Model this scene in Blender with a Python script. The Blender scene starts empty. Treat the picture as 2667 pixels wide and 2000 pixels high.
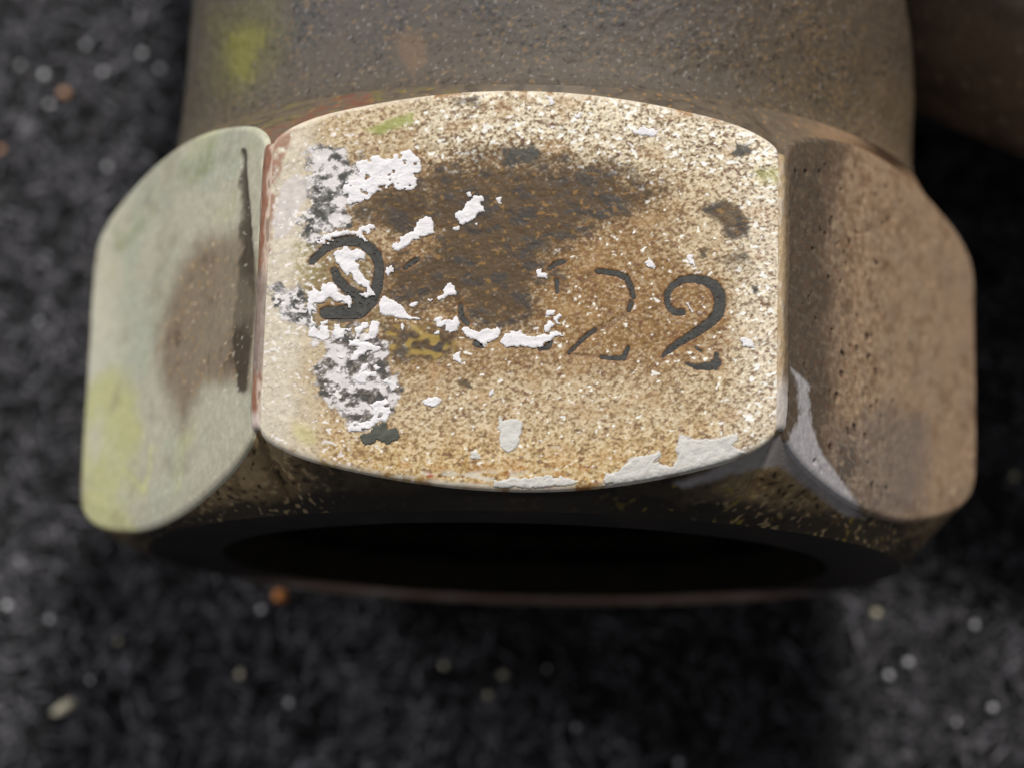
import bpy, math, random
import numpy as np

# ------------------------------------------------------------------ camera, world, lamps, exposure
MM = 0.001
sc = bpy.context.scene
S = 20.0                              # side of the hexagon, mm
R = S * math.sqrt(3) / 2              # half the distance across flats
F_PX, PITCH, ROLL, YAW = 6422.6, math.radians(11.0906), math.radians(1.3068), math.radians(1.4149)
CAM = np.array([2.4502, -16.0449, 91.3142])

def rotm():
    c, s = math.cos(ROLL), math.sin(ROLL); rz = np.array([[c, -s, 0], [s, c, 0], [0, 0, 1]])
    c, s = math.cos(PITCH), math.sin(PITCH); rx = np.array([[1, 0, 0], [0, c, -s], [0, s, c]])
    c, s = math.cos(YAW), math.sin(YAW); ry = np.array([[c, 0, s], [0, 1, 0], [-s, 0, c]])
    return rz @ rx @ ry
ROT = rotm()
from mathutils import Matrix
cd = bpy.data.cameras.new('camera'); cam = bpy.data.objects.new('camera', cd)
sc.collection.objects.link(cam)
m = Matrix(ROT.tolist()).to_4x4(); m.translation = tuple(CAM * MM); cam.matrix_world = m
cd.sensor_width = 36.0; cd.lens = 36.0 * F_PX / 2667.0
cd.clip_start = 0.005; cd.clip_end = 5.0
cd.dof.use_dof = True; cd.dof.focus_distance = 0.0938; cd.dof.aperture_fstop = 39.0
sc.camera = cam

w = bpy.data.worlds.new('World'); sc.world = w; w.use_nodes = True
bg = w.node_tree.nodes['Background']; bg.inputs[0].default_value = (0.96, 0.97, 1.0, 1); bg.inputs[1].default_value = 0.125

def area(name, loc, target, size, power, col):
    l = bpy.data.lights.new(name, 'AREA'); l.shape = 'DISK'; l.size = size; l.energy = power; l.color = col
    o = bpy.data.objects.new(name, l); sc.collection.objects.link(o); o.location = loc
    from mathutils import Vector
    o.rotation_euler = (Vector(target) - Vector(loc)).to_track_quat('-Z', 'Y').to_euler()
    return o
area('ceiling_lamp', (0.15, 0.47, 0.58), (0, 0.005, -0.01), 0.09, 5.4, (1.0, 0.965, 0.90))
area('window_light', (-0.58, 0.25, 0.34), (0, 0.005, -0.015), 0.25, 2.6, (0.96, 0.98, 1.0))
sc.view_settings.view_transform = 'Standard'; sc.view_settings.look = 'None'
sc.view_settings.exposure = 0.0; sc.view_settings.gamma = 1.0; sc.view_settings.use_curve_mapping = False
sc.render.engine = 'CYCLES'

# ------------------------------------------------------------------ helpers
rng = np.random.default_rng(7)
def lay(P):
    """survey coordinates (pixels of the survey view) of points given in mm"""
    v = (np.asarray(P, float) - CAM) @ ROT
    return np.stack([1333.5 + F_PX * v[..., 0] / -v[..., 2], 1000 - F_PX * v[..., 1] / -v[..., 2]], -1)

def unlay(q, n, d):
    """survey coordinates -> point on the plane n.P = d (mm)"""
    q = np.atleast_2d(np.asarray(q, float))
    v = np.stack([(q[:, 0] - 1333.5) / F_PX, -(q[:, 1] - 1000) / F_PX, -np.ones(len(q))], 1) @ ROT.T
    n = np.asarray(n, float); t = (d - CAM @ n) / (v @ n)
    return CAM + v * t[:, None]

_gt = rng.normal(size=(4096, 3)); _gt /= np.linalg.norm(_gt, axis=1)[:, None]
def vnoise(x, y, z=None, seed=0):
    """gradient noise, about -1..1, on axes turned away from the object's own"""
    z = np.zeros_like(x) if z is None else z
    x, y, z = 0.80 * x - 0.52 * y + 0.30 * z, 0.56 * x + 0.82 * y - 0.12 * z, -0.18 * x + 0.26 * y + 0.95 * z + seed * 17.31
    xi, yi, zi = np.floor(x).astype(np.int64), np.floor(y).astype(np.int64), np.floor(z).astype(np.int64)
    fx_, fy_, fz_ = x - xi, y - yi, z - zi
    u, v, w_ = (t * t * t * (t * (t * 6 - 15) + 10) for t in (fx_, fy_, fz_))
    r = 0
    for a in (0, 1):
        for b in (0, 1):
            for c in (0, 1):
                i, j, k = xi + a, yi + b, zi + c
                g = _gt[((i * 73856093) ^ (j * 19349663) ^ (k * 83492791)) & 4095]
                r = r + (g[..., 0] * (fx_ - a) + g[..., 1] * (fy_ - b) + g[..., 2] * (fz_ - c)) * (u if a else 1 - u) * (v if b else 1 - v) * (w_ if c else 1 - w_)
    return np.clip(r * 1.9, -1, 1)
def fbm(x, y, z=None, o=4, seed=0, g=0.5):
    r, a, t = 0, 1.0, 0.0
    for i in range(o):
        r = r + a * vnoise(x * 2 ** i + 13.7 * i, y * 2 ** i - 7.1 * i, None if z is None else z * 2 ** i, seed + i)
        t += a; a *= g
    return r / t
def sm(a, b, x):
    t = np.clip((x - a) / (b - a), 0, 1); return t * t * (3 - 2 * t)
def lin(c):
    c = np.asarray(c, float) / 255.0
    return np.where(c <= 0.04045, c / 12.92, ((c + 0.055) / 1.055) ** 2.4)

def poly_sdf(x, y, poly, reach=60):
    """signed distance, positive inside; far points get -reach"""
    out = np.full(x.shape, -float(reach))
    p = np.asarray(poly, float)
    sel = (x > p[:, 0].min() - reach) & (x < p[:, 0].max() + reach) & (y > p[:, 1].min() - reach) & (y < p[:, 1].max() + reach)
    if not sel.any(): return out
    X, Y = x[sel], y[sel]
    d = np.full(X.shape, 1e9); ins = np.zeros(X.shape, bool)
    for i in range(len(p)):
        ax, ay = p[i]; bx, by = p[(i + 1) % len(p)]
        ex, ey = bx - ax, by - ay
        t = np.clip(((X - ax) * ex + (Y - ay) * ey) / (ex * ex + ey * ey + 1e-9), 0, 1)
        d = np.minimum(d, (X - ax - t * ex) ** 2 + (Y - ay - t * ey) ** 2)
        if abs(ey) > 1e-9:
            c = ((ay > Y) != (by > Y)) & (X < ex * (Y - ay) / ey + ax); ins ^= c
    d = np.sqrt(d); out[sel] = np.where(ins, d, -d)
    return out
def stroke_sdf(x, y, pts, reach=60):
    """pts: (x, y, width); positive inside"""
    p = np.asarray(pts, float); out = np.full(x.shape, -float(reach))
    sel = (x > p[:, 0].min() - reach) & (x < p[:, 0].max() + reach) & (y > p[:, 1].min() - reach) & (y < p[:, 1].max() + reach)
    X, Y = x[sel], y[sel]; best = np.full(X.shape, -float(reach))
    for i in range(len(p) - 1):
        ax, ay, aw = p[i]; bx, by, bw = p[i + 1]; ex, ey = bx - ax, by - ay
        t = np.clip(((X - ax) * ex + (Y - ay) * ey) / (ex * ex + ey * ey + 1e-9), 0, 1)
        best = np.maximum(best, (aw + (bw - aw) * t) / 2 - np.hypot(X - ax - t * ex, Y - ay - t * ey))
    out[sel] = best
    return out
def Z(ox, oy, k, pts):
    return [tuple([ox + p[0] / k, oy + p[1] / k] + [q / k for q in p[2:]]) for p in pts]

def new_mesh(name, V, faces, mat, parent=None, smooth=True, col=None, extra=None):
    V = np.asarray(V, float); me = bpy.data.meshes.new(name)
    faces = np.asarray(faces, np.int32) if not isinstance(faces, list) else faces
    if isinstance(faces, list):
        me.from_pydata([tuple(v) for v in V * MM], [], faces)
    else:
        n, k = faces.shape
        me.vertices.add(len(V)); me.vertices.foreach_set('co', (V * MM).astype(np.float32).ravel())
        me.loops.add(n * k); me.loops.foreach_set('vertex_index', faces.ravel())
        me.polygons.add(n); me.polygons.foreach_set('loop_start', np.arange(0, n * k, k, dtype=np.int32))
        me.polygons.foreach_set('loop_total', np.full(n, k, np.int32))
        me.update(calc_edges=True); me.validate()
    if smooth: me.polygons.foreach_set('use_smooth', np.ones(len(me.polygons), bool))
    if col is not None:
        a = me.attributes.new('tint', 'FLOAT_COLOR', 'POINT')
        c = np.ones((len(V), 4), np.float32); c[:, :3] = col; a.data.foreach_set('color', c.ravel())
    me.materials.append(mat)
    o = bpy.data.objects.new(name, me); sc.collection.objects.link(o)
    if parent: o.parent = parent
    return o
def grid_faces(nr, nc, base=0, wrap=False):
    r = np.arange(nr - 1)[:, None]; c = np.arange(nc if wrap else nc - 1)[None, :]
    a = r * nc + c; b = r * nc + (c + 1) % nc
    return (np.stack([a, b, b + nc, a + nc], -1).reshape(-1, 4) + base).astype(np.int32)

def material(name, base=None, rough=0.6, spec=0.3, grain=0.0, gscale=2500.0, bump=0.0, bscale=4000.0, metal=0.0, coat=0.0):
    mt = bpy.data.materials.new(name); mt.use_nodes = True
    nt = mt.node_tree; b = nt.nodes['Principled BSDF']
    b.inputs['Roughness'].default_value = rough; b.inputs['Specular IOR Level'].default_value = spec
    b.inputs['Metallic'].default_value = metal; b.inputs['Coat Weight'].default_value = coat
    tc = nt.nodes.new('ShaderNodeTexCoord')
    if base is None:
        at = nt.nodes.new('ShaderNodeAttribute'); at.attribute_name = 'tint'; src = at.outputs['Color']
    else:
        rg = nt.nodes.new('ShaderNodeRGB'); rg.outputs[0].default_value = (*base, 1); src = rg.outputs[0]
    nz = nt.nodes.new('ShaderNodeTexNoise'); nz.inputs['Scale'].default_value = gscale
    nz.inputs['Detail'].default_value = 5; nz.inputs['Roughness'].default_value = 0.65
    nt.links.new(tc.outputs['Object'], nz.inputs['Vector'])
    mr = nt.nodes.new('ShaderNodeMapRange'); mr.inputs[1].default_value = 0.3; mr.inputs[2].default_value = 0.7
    mr.inputs[3].default_value = 1 - grain; mr.inputs[4].default_value = 1 + grain
    nt.links.new(nz.outputs['Fac'], mr.inputs[0])
    mx = nt.nodes.new('ShaderNodeVectorMath'); mx.operation = 'SCALE'
    nt.links.new(src, mx.inputs[0]); nt.links.new(mr.outputs[0], mx.inputs['Scale'])
    nt.links.new(mx.outputs[0], b.inputs['Base Color'])
    if bump > 0:
        n2 = nt.nodes.new('ShaderNodeTexNoise'); n2.inputs['Scale'].default_value = bscale; n2.inputs['Detail'].default_value = 6
        n2.inputs['Roughness'].default_value = 0.7
        nt.links.new(tc.outputs['Object'], n2.inputs['Vector'])
        bp = nt.nodes.new('ShaderNodeBump'); bp.inputs['Strength'].default_value = bump; bp.inputs['Distance'].default_value = 0.00012
        nt.links.new(n2.outputs['Fac'], bp.inputs['Height']); nt.links.new(bp.outputs[0], b.inputs['Normal'])
    return mt

M_HEX = material('weathered_bronze', None, 0.55, 0.30, 0.14, 2600, 0.16, 3500)
M_NECK = material('dark_patina_bronze', None, 0.52, 0.4, 0.14, 2600, 0.45, 3600)
M_BORE = material('shade_black_bore', (0.012, 0.009, 0.006), 0.85, 0.1, 0.4, 700, 0.6, 1500)  # near-black base: the shade inside the bore is put into its colour
M_WHITE = material('flaking_white_paint', (0.82, 0.795, 0.82), 0.55, 0.35, 0.10, 2200, 0.5, 2600)
M_CREAM = material('dull_cream_paint', (0.64, 0.62, 0.59), 0.6, 0.3, 0.10, 2500, 0.4, 3000)
M_DARKP = material('dark_olive_paint', (0.085, 0.088, 0.072), 0.6, 0.3, 0.25, 2000, 0.5, 2600)
M_DIRT = material('dirt_in_stamp', (0.070, 0.069, 0.064), 0.7, 0.25, 0.35, 2600, 0.6, 3500)

# ------------------------------------------------------------------ traced features (survey coordinates)
ZA = (680, 580, 5.53); ZB = (1000, 640, 4.424); ZC = (1000, 330, 4.0218); ZD = (660, 850, 4.74); ZE = (660, 300, 4.88)
Z3 = (1450, 660, 4.424); Z5 = (700, 750, 2.766); Z6 = (1350, 750, 2.765); Z4 = (1350, 200, 2.765); Z8 = (600, 150, 1.3826)
WHITE = [
 Z(*ZA, [(1045,465),(1110,400),(1210,350),(1330,400),(1390,375),(1480,420),(1510,520),(1470,555),(1400,520),(1340,560),(1420,610),(1390,690),(1440,740),(1570,850),(1550,930),(1640,980),(1650,1050),(1570,1070),(1520,1115),(1410,1015),(1540,1000),(1520,965),(1400,900),(1310,820),(1320,750),(1250,700),(1240,770),(1150,680),(1090,580)]),
 Z(*ZA, [(640,1030),(760,960),(860,1000),(890,900),(1010,845),(1110,930),(1115,1000),(1200,1045),(1280,1045),(1305,1130),(1300,1210),(1270,1230),(1180,1150),(1060,1120),(980,1090),(880,1145),(780,1150),(740,1200),(820,1280),(720,1290),(700,1350),(800,1450),(710,1470),(660,1180),(690,1100)]),
 Z(*ZA, [(1770,1040),(1910,1140),(1980,1190),(2110,1320),(2290,1385),(2300,1410),(2060,1400),(1920,1350),(1780,1365),(1690,1290),(1710,1130)]),
 Z(*ZA, [(1440,50),(1500,40),(1620,40),(1640,90),(1580,150),(1480,140),(1450,180),(1560,260),(1520,290),(1380,200),(1280,190),(1100,190),(960,320),(900,310),(760,270),(860,230),(1050,140),(1200,110),(1390,140)]),
 Z(*ZA, [(1070,1460),(1150,1460),(1170,1540),(1330,1510),(1300,1560),(1190,1560),(1190,1640),(1100,1700),(1030,1600)]),
 Z(*ZA, [(1440,1460),(1525,1420),(1530,1500),(1430,1600),(1410,1660),(1340,1740),(1370,1650),(1360,1540)]),
 Z(*ZA, [(1620,1400),(1690,1420),(1690,1560),(1640,1650),(1520,1720),(1440,1700),(1560,1600),(1580,1470)]),
 Z(*ZA, [(720,1500),(960,1400),(970,1450),(900,1480),(1010,1520),(970,1560),(1010,1640),(900,1700),(700,1640),(700,1560)]),
 Z(*ZB, [(760,425),(810,470),(820,560),(760,575),(650,640),(610,610),(480,650),(500,630),(600,600),(690,540),(700,470)]),
 Z(*ZB, [(560,880),(640,820),(680,880),(740,850),(790,860),(820,800),(860,850),(870,900),(840,990),(770,1015),(700,970),(710,935),(640,930)]),
 Z(*ZB, [(890,960),(930,935),(1040,970),(1100,990),(1170,950),(1250,960),(1285,915),(1340,990),(1300,1060),(1230,1120),(1140,1165),(1060,1100),(960,1060)]),
 Z(*ZB, [(1335,1110),(1380,1030),(1480,1010),(1440,980),(1580,990),(1680,1050),(1800,1040),(1870,1020),(1940,990),(2050,1000),(2050,1050),(1960,1060),(1900,1110),(1790,1180),(1690,1190),(1560,1160),(1400,1170)]),
 Z(*ZB, [(1750,280),(1800,260),(1825,315),(1885,330),(1870,390),(1750,360)]),
 Z(*ZB, [(790,1260),(870,1225),(880,1280),(905,1340),(800,1340)]),
 Z(*ZB, [(1890,740),(1980,740),(1940,820),(1880,800)]),
 Z(*ZB, [(1950,830),(2010,780),(2050,830),(2005,860),(2045,905),(2000,910)]),
 Z(*ZB, [(270,690),(330,645),(395,655),(385,705),(310,720)]),
 Z(*ZB, [(575,1020),(645,985),(645,1035),(590,1045)]),
 Z(*ZB, [(10,280),(90,235),(105,310),(40,350)]),
 Z(*ZB, [(1850,940),(1900,860),(1960,910),(1900,990),(1850,1000)]),
 Z(*ZB, [(190,900),(215,890),(240,970),(205,985)]),
 Z(*ZC, [(860,800),(950,730),(1030,730),(1045,780),(1010,800),(1045,870),(990,940),(900,1000),(800,1020),(740,960),(750,900),(830,880)]),
 Z(*ZC, [(860,700),(900,690),(918,740),(870,745)]),
 Z(*ZC, [(725,1060),(800,1040),(805,1070),(740,1085)]),
 Z(*ZC, [(400,960),(490,955),(520,1020),(510,1100),(520,1130),(370,1150),(340,1190),(280,1220),(180,1270),(120,1300),(80,1260),(100,1230),(160,1210),(180,1150),(310,1090),(330,1000)]),
 Z(*ZC, [(930,1010),(985,1005),(965,1050)]),
 Z(*ZC, [(1150,745),(1235,735),(1220,800),(1270,845),(1200,800)]),
 Z(*ZE, [(1520,520),(1760,560),(1830,490),(1990,450),(2060,510),(2120,590),(2130,740),(2080,820),(2050,850),(2060,930),(1980,960),(1830,960),(1750,900),(1700,940),(1560,980),(1450,1080),(1320,1130),(1210,1130),(1190,1090),(1210,1000),(1120,1020),(1130,930),(1200,830),(1300,830),(1320,690),(1310,580),(1400,570)]),
 Z(*ZD, [(1160,180),(1270,180),(1420,200),(1590,270),(1520,310),(1420,310),(1310,370),(1240,430),(1200,400),(1240,320),(1300,270),(1180,250)]),
 Z(*ZD, [(1550,660),(1640,650),(1700,700),(1780,710),(1780,760),(1710,810),(1670,740)]),
 Z(*ZD, [(1320,560),(1500,555),(1540,590),(1500,630),(1430,590),(1390,680),(1300,720),(1250,660)]),
 Z(*ZD, [(1420,950),(1640,890),(1700,980),(1690,1100),(1690,1180),(1550,1160),(1430,1250),(1410,1320),(1320,1290),(1180,1300),(1160,1250),(1240,1160),(1450,1180),(1480,1050)]),
 Z(*ZD, [(1360,460),(1430,450),(1400,520),(1300,600),(1310,540)]),
 Z(*ZD, [(1470,500),(1530,480),(1580,520),(1530,540)]),
 Z(*ZD, [(1060,380),(1110,375),(1110,420),(1065,420)]),
 Z(*Z5, [(1110,810),(1150,780),(1250,800),(1240,830),(1190,860),(1120,840)]),
 Z(*Z5, [(1575,740),(1610,720),(1625,760),(1590,775)]),
 Z(*Z4, [(820,400),(870,375),(960,370),(1010,390),(980,430),(880,440)]),
 Z(*Z4, [(205,130),(240,150),(265,200),(230,210)]),
 Z(*Z4, [(400,270),(460,260),(450,300),(400,295)]),
 Z(*Z4, [(920,1320),(950,1310),(1000,1370),(970,1385),(900,1350)]),
 Z(*Z4, [(1215,1290),(1255,1280),(1280,1385),(1240,1350)]),
 Z(*Z6, [(1600,360),(1680,380),(1700,435),(1620,415)]),
 Z(*Z6, [(1200,110),(1225,115),(1265,170),(1250,180)]),
]
CREAM = [   # duller, thinner coats
 Z(*Z5, [(1660,910),(1680,950),(1760,940),(1820,960),(1820,1060),(1790,1150),(1730,1190),(1670,1140),(1655,1020)]),
 Z(*Z5, [(1470,1165),(1540,1235),(1450,1240)]),
 Z(*Z6, [(600,1380),(640,1330),(720,1320),(800,1230),(960,1200),(1010,1170),(1030,1210),(970,1260),(1110,1280),(1150,1230),(1140,1150),(1170,1050),(1260,1090),(1400,1090),(1560,1050),(1580,1080),(1530,1130),(1630,1170),(1690,1175),(1500,1250),(1300,1310),(1050,1385),(800,1415),(640,1410)]),
 Z(*Z6, [(-180,1375),(-40,1365),(240,1350),(380,1370),(440,1392),(400,1420),(200,1432),(-180,1428)]),
]
OLIVE = [Z(*ZD, [(1320,1340),(1430,1310),(1500,1200),(1600,1180),(1660,1190),(1650,1250),(1760,1260),(1810,1330),(1790,1420),(1640,1450),(1530,1390),(1470,1440),(1390,1490),(1330,1420)])]
DIGITS = [
 [Z(*ZA, [(730,560,110),(820,470,110),(930,370,120),(1080,290,140),(1250,265,150),(1420,275,160),(1560,360,170),(1660,480,160),(1700,620,140),(1695,780,150),(1670,930,170),(1580,1110,220),(1400,1270,250),(1160,1320,250),(930,1300,190)]),
  Z(*ZA, [(1060,700,120),(1110,830,140),(1240,960,160),(1400,1080,200)])],
 [Z(*ZB, [(885,690,55),(895,820,75),(960,900,55)]), Z(*ZB, [(1060,1130,80),(1130,1150,70)]), Z(*ZB, [(1790,1195,40),(1880,1170,80),(1930,1110,40)]),
  Z(*ZB, [(240,260,40),(330,190,70),(400,150,40)]), Z(*ZB, [(1990,410,60),(2000,540,35)]), Z(*ZB, [(1900,270,40),(1980,210,70),(2080,180,50)])],
 [Z(*Z3, [(470,205,60),(560,215,60),(700,235,60),(805,280,75),(850,380,65),(885,500,55)]), Z(*Z3, [(862,560,60),(830,660,45)]),
  Z(*Z3, [(440,880,50),(340,950,50),(240,1050,45),(140,1145,40)]), Z(*Z3, [(520,1195,45),(650,1210,50),(770,1205,65),(822,1090,45)])],
 [Z(*Z3, [(1450,680,72),(1370,680,78),(1300,630,75),(1272,560,72),(1275,470,76),(1330,380,80),(1430,312,85),(1560,290,90),(1700,312,105),(1815,375,130),(1875,470,145),(1885,580,145),(1862,690,135),(1790,780,118),(1680,860,112),(1560,940,105),(1420,1025,90),(1300,1110,75),(1225,1185,40)]),
  Z(*Z3, [(1490,1268,25),(1620,1310,70),(1760,1300,95),(1845,1265,105)]), Z(*Z3, [(1840,1170,60),(1835,1320,60)]), Z(*Z3, [(1600,1080,30),(1660,1130,30)])],
]
DARK = [   # sooty patina: polygon, depth of tone, softness
 (Z(*Z8, [(560,480),(700,470),(720,400),(850,380),(960,395),(1100,375),(1250,395),(1350,415),(1480,470),(1570,470),(1440,560),(1350,600),(1260,640),(1200,690),(1140,720),(1190,790),(1110,800),(1085,850),(1085,930),(1060,970),(960,970),(850,960),(830,880),(760,880),(640,900),(560,860),(560,760),(690,710),(740,650),(620,620),(540,560)]), 1.0, 40),
 (Z(*Z8, [(420,520),(560,460),(720,420),(700,620),(600,640),(500,600),(440,590)]), 0.72, 24),
 (Z(*Z8, [(540,960),(830,970),(800,1085),(600,1100),(530,1020)]), 0.75, 20),
 (Z(*Z8, [(830,330),(990,315),(1120,340),(1420,380),(1500,440),(1300,430),(860,390)]), 0.6, 24),
 (Z(*Z8, [(985,330),(1100,315),(1115,350),(1080,380),(1000,385)]), 1.15, 7),
 (Z(*Z8, [(1700,540),(1760,515),(1830,530),(1865,590),(1870,640),(1800,655),(1750,600)]), 0.95, 10),
 (Z(*Z8, [(1760,730),(1850,685),(1875,740),(1780,770)]), 0.6, 16),
 (Z(*Z8, [(1415,545),(1445,545),(1450,575),(1415,580)]), 0.9, 8), (Z(*Z8, [(1470,500),(1580,462),(1540,490),(1500,515)]), 1.0, 6),
 (Z(*Z8, [(1820,315),(1870,310),(1880,345),(1820,362),(1805,350)]), 1.1, 5),
 (Z(*Z8, [(1905,400),(1925,400),(1925,425),(1905,425)]), 1.0, 6), (Z(*Z8, [(1880,825),(1900,825),(1900,850),(1880,850)]), 1.0, 5),
 (Z(*Z8, [(800,150),(880,140),(890,170),(810,175)]), 0.8, 10), (Z(*Z8, [(825,1160),(850,1160),(870,1185),(830,1190)]), 0.9, 6),
 (Z(*Z8, [(1685,690),(1715,690),(1715,720),(1690,720)]), 0.9, 6), (Z(*Z8, [(640,1000),(700,1000),(800,1010),(790,1070),(650,1080)]), 0.8, 12),
]
GOLD = (Z(*Z8, [(1150,750),(1220,640),(1400,600),(1560,680),(1700,760),(1800,800),(1800,960),(1700,1060),(1500,1090),(1250,1070),(1100,1040),(1000,1010),(1000,850)]), 60)
MOTTLE = [  # grey and white broken coat
 Z(*Z8, [(290,330),(430,315),(470,390),(460,480),(420,540),(440,600),(300,660),(255,650),(260,560),(270,490),(290,440)]),
 Z(*Z8, [(310,1130),(360,1000),(420,960),(560,1040),(605,1150),(595,1250),(480,1345),(400,1300),(340,1240)]),
 Z(*Z8, [(150,820),(250,830),(300,930),(320,1010),(240,960),(160,930)]),
]
PALE = Z(*ZE, [(360,900),(560,740),(720,860),(700,960),(680,1060),(560,1220),(500,1370),(430,1520),(270,1580),(250,1280),(330,1100)])

# ------------------------------------------------------------------ colour of the top flat
def flat_colour(P):
    q = lay(P); x, y = q[:, 0], q[:, 1]
    wx = x + 7 * fbm(x / 22, y / 22, o=3, seed=1); wy = y + 7 * fbm(x / 22, y / 22, o=3, seed=5)
    n_big = fbm(x / 160, y / 160, o=4, seed=11); n_mid = fbm(x / 34, y / 28, o=3, seed=15)
    sp = vnoise(x / 11.5, y / 8.5, seed=21) * 0.65 + vnoise(x / 6.0, y / 4.8, seed=22) * 0.6
    C = np.ones((len(x), 3)) * lin((186, 163, 128))
    def mix(c, a): C[:] = C * (1 - a[:, None]) + np.asarray(lin(c)) * a[:, None]
    # broad drift: gold towards the lower edge, paler to the right and upper right
    mix((200, 168, 112), sm(1050, 1230, y + 60 * n_big) * 0.8)
    mix((214, 200, 180), sm(1820, 2010, x + 70 * n_big) * 0.85)
    mix((205, 194, 172), sm(520, 330, y + 60 * n_big) * sm(1000, 1200, x) * 0.7)
    mix((212, 203, 186), sm(860, 740, x + 60 * n_big) * 0.9)
    g = sm(-30, 45, poly_sdf(wx, wy, GOLD[0], 70) + 30 * n_mid); mix((146, 110, 62), g * 0.92)
    g2 = sm(-75, 10, poly_sdf(wx, wy, DARK[0][0], 130) + 60 * n_mid); mix((132, 100, 58), g2 * 0.8)
    WARM = [(900,430),(1100,400),(1400,370),(1650,470),(1760,560),(1700,680),(1880,720),(1900,900),(1720,990),(1450,975),(1200,985),(1000,990),(930,930),(1010,800),(1010,650),(900,600)]
    g3 = sm(-45, 35, poly_sdf(wx, wy, WARM, 90) + 45 * n_mid); mix((140, 106, 62), g3 * 0.72)
    g4 = sm(-16, 14, poly_sdf(wx, wy, [(800,690),(850,630),(920,610),(990,660),(1010,760),(1000,850),(900,870),(810,850),(790,770)], 50) + 14 * n_mid); mix((118, 100, 62), g4 * 0.75)
    g2 = np.maximum(np.maximum(g2, 0.8 * g3), g4)
    # grain of the corroded metal
    k = sm(760, 940, x) * 0.75 + 0.25
    top = sm(560, 360, y) * sm(1050, 1250, x); rgt = sm(1850, 2000, x)
    patch = fbm(x / 70, y / 55, o=2, seed=23)
    mix((118, 88, 56), sm(0.05, 0.42, sp + 0.25 * patch) * k * (0.52 + 0.25 * top))
    mix((88, 60, 44), sm(0.34, 0.55, sp + 0.12 * patch) * k * (0.5 + 0.2 * top))
    mix((242, 230, 204), sm(0.04, 0.34, -sp - 0.2 * patch) * k * (0.42 + 0.4 * top + 0.32 * rgt) * (1 - 0.45 * np.maximum(g, g2)))
    sp2 = fbm(x / 17, y / 12, o=2, seed=31)
    mix((255, 252, 246), sm(0.30, 0.42, sp2 + 0.18 * (top + rgt) - 0.16) * 0.9 * sm(860, 1050, x))
    mix((104, 66, 50), sm(0.36, 0.48, fbm(x / 20, y / 12, o=2, seed=33)) * 0.7 * k)
    mix((176, 140, 96), sm(0.1, 0.5, fbm(x / 90, y / 70, o=3, seed=34)) * 0.4 * k)
    # rust near the lower edge
    mix((182, 120, 50), sm(0.15, 0.5, vnoise(x / 60, y / 22, seed=35)) * sm(1170, 1250, y) * sm(900, 1000, x) * 0.65)
    # soot
    for poly, dep, soft in DARK:
        d = poly_sdf(wx, wy, poly, 80)
        a = sm(-soft, soft, d + soft * 1.1 * n_mid + soft * 0.5 * sp) * min(dep, 1.0)
        hue = (78, 61, 42) if dep <= 1.0 else (72, 72, 68)
        a = a * (0.86 + 0.14 * sm(0.4, -0.1, sp))
        mix(hue, a * 0.96)
        mix((64, 60, 58), a * sm(0.0, 0.28, fbm(x / 60, y / 36, o=4, seed=41)) * 0.85)
        mix((172, 130, 70), a * sm(0.26, 0.46, fbm(x / 20, y / 13, o=4, seed=43) + 0.2 * n_mid) * 0.5)
    sel = sm(-12, 12, poly_sdf(wx, wy, DARK[2][0], 60)) ; mix((176, 148, 74), sel * sm(0.0, 0.5, vnoise(x / 24, y / 20, seed=47)) * 0.7)
    # pale coat on the left border and broken coats
    a = sm(-6, 4, poly_sdf(wx, wy, PALE, 60)); mix((208, 199, 195), a * 0.95)
    for i, poly in enumerate(MOTTLE):
        ux = x + 34 * fbm(x / 55, y / 55, o=3, seed=57 + i) + 10 * sp; uy = y + 34 * fbm(x / 55, y / 55, o=3, seed=58 + i)
        a = sm(-8, 8, poly_sdf(ux, uy, poly, 90) + 22 * n_mid)
        v = fbm(wx / 52, wy / 34, o=5, seed=51 + i, g=0.72)
        mix((96, 96, 98) if i != 1 else (100, 92, 88), a * 0.9)
        mix((154, 151, 153), a * sm(-0.10, -0.02, v) * 0.8)
        mix((224, 218, 217), a * sm(0.03, 0.08, v) * 0.94)
        mix((64, 65, 64), a * sm(0.15, 0.21, -v) * 0.85)
    crumb = fbm(x / 15, y / 11, o=2, seed=64) + 0.25 * sm(1100, 800, x) * sm(0.0, 0.3, fbm(x / 120, y / 120, o=2, seed=65))
    mix((240, 234, 232), sm(0.46, 0.52, crumb) * 0.85 * sm(1000, 880, x))
    # smooth cream corner lower left, green smears, red flecks
    mix((150, 158, 82), sm(-8, 8, poly_sdf(wx, wy, Z(*Z8, [(485,262),(560,228),(660,198),(655,235),(545,278)]), 40)) * 0.75)
    mix((172, 172, 98), sm(-16, 16, poly_sdf(wx, wy, Z(*Z8, [(1890,400),(1985,400),(1990,450),(1900,450)]), 50)) * 0.55)
    mix((206, 200, 130), sm(-20, 20, poly_sdf(wx, wy, Z(*ZD, [(500,1180),(700,1240),(780,1400),(640,1440),(500,1330)]), 50)) * 0.55)
    mix((150, 140, 84), sm(-14, 14, poly_sdf(wx, wy, Z(*ZA, [(480,280),(760,330),(900,560),(840,760),(640,960),(480,780)]), 50)) * sm(-0.3, 0.3, sp) * 0.7)
    mix((172, 66, 40), sm(-3, 4, poly_sdf(wx, wy, Z(*Z5, [(1120,1320),(1160,1320),(1190,1350),(1150,1365)]), 30)))
    mix((150, 108, 88), sm(-10, 6, poly_sdf(wx, wy, [(690,330),(770,335),(742,395),(722,470),(706,600),(700,720),(680,720),(684,420)], 60)) * sm(-0.35, 0.1, n_mid) * 0.85)
    for poly in CREAM[2:]:
        mix((205, 200, 198), sm(-4, 3, poly_sdf(wx, wy - 30 * sm(1200, 1255, y), poly, 40)) * 0.92)
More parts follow.
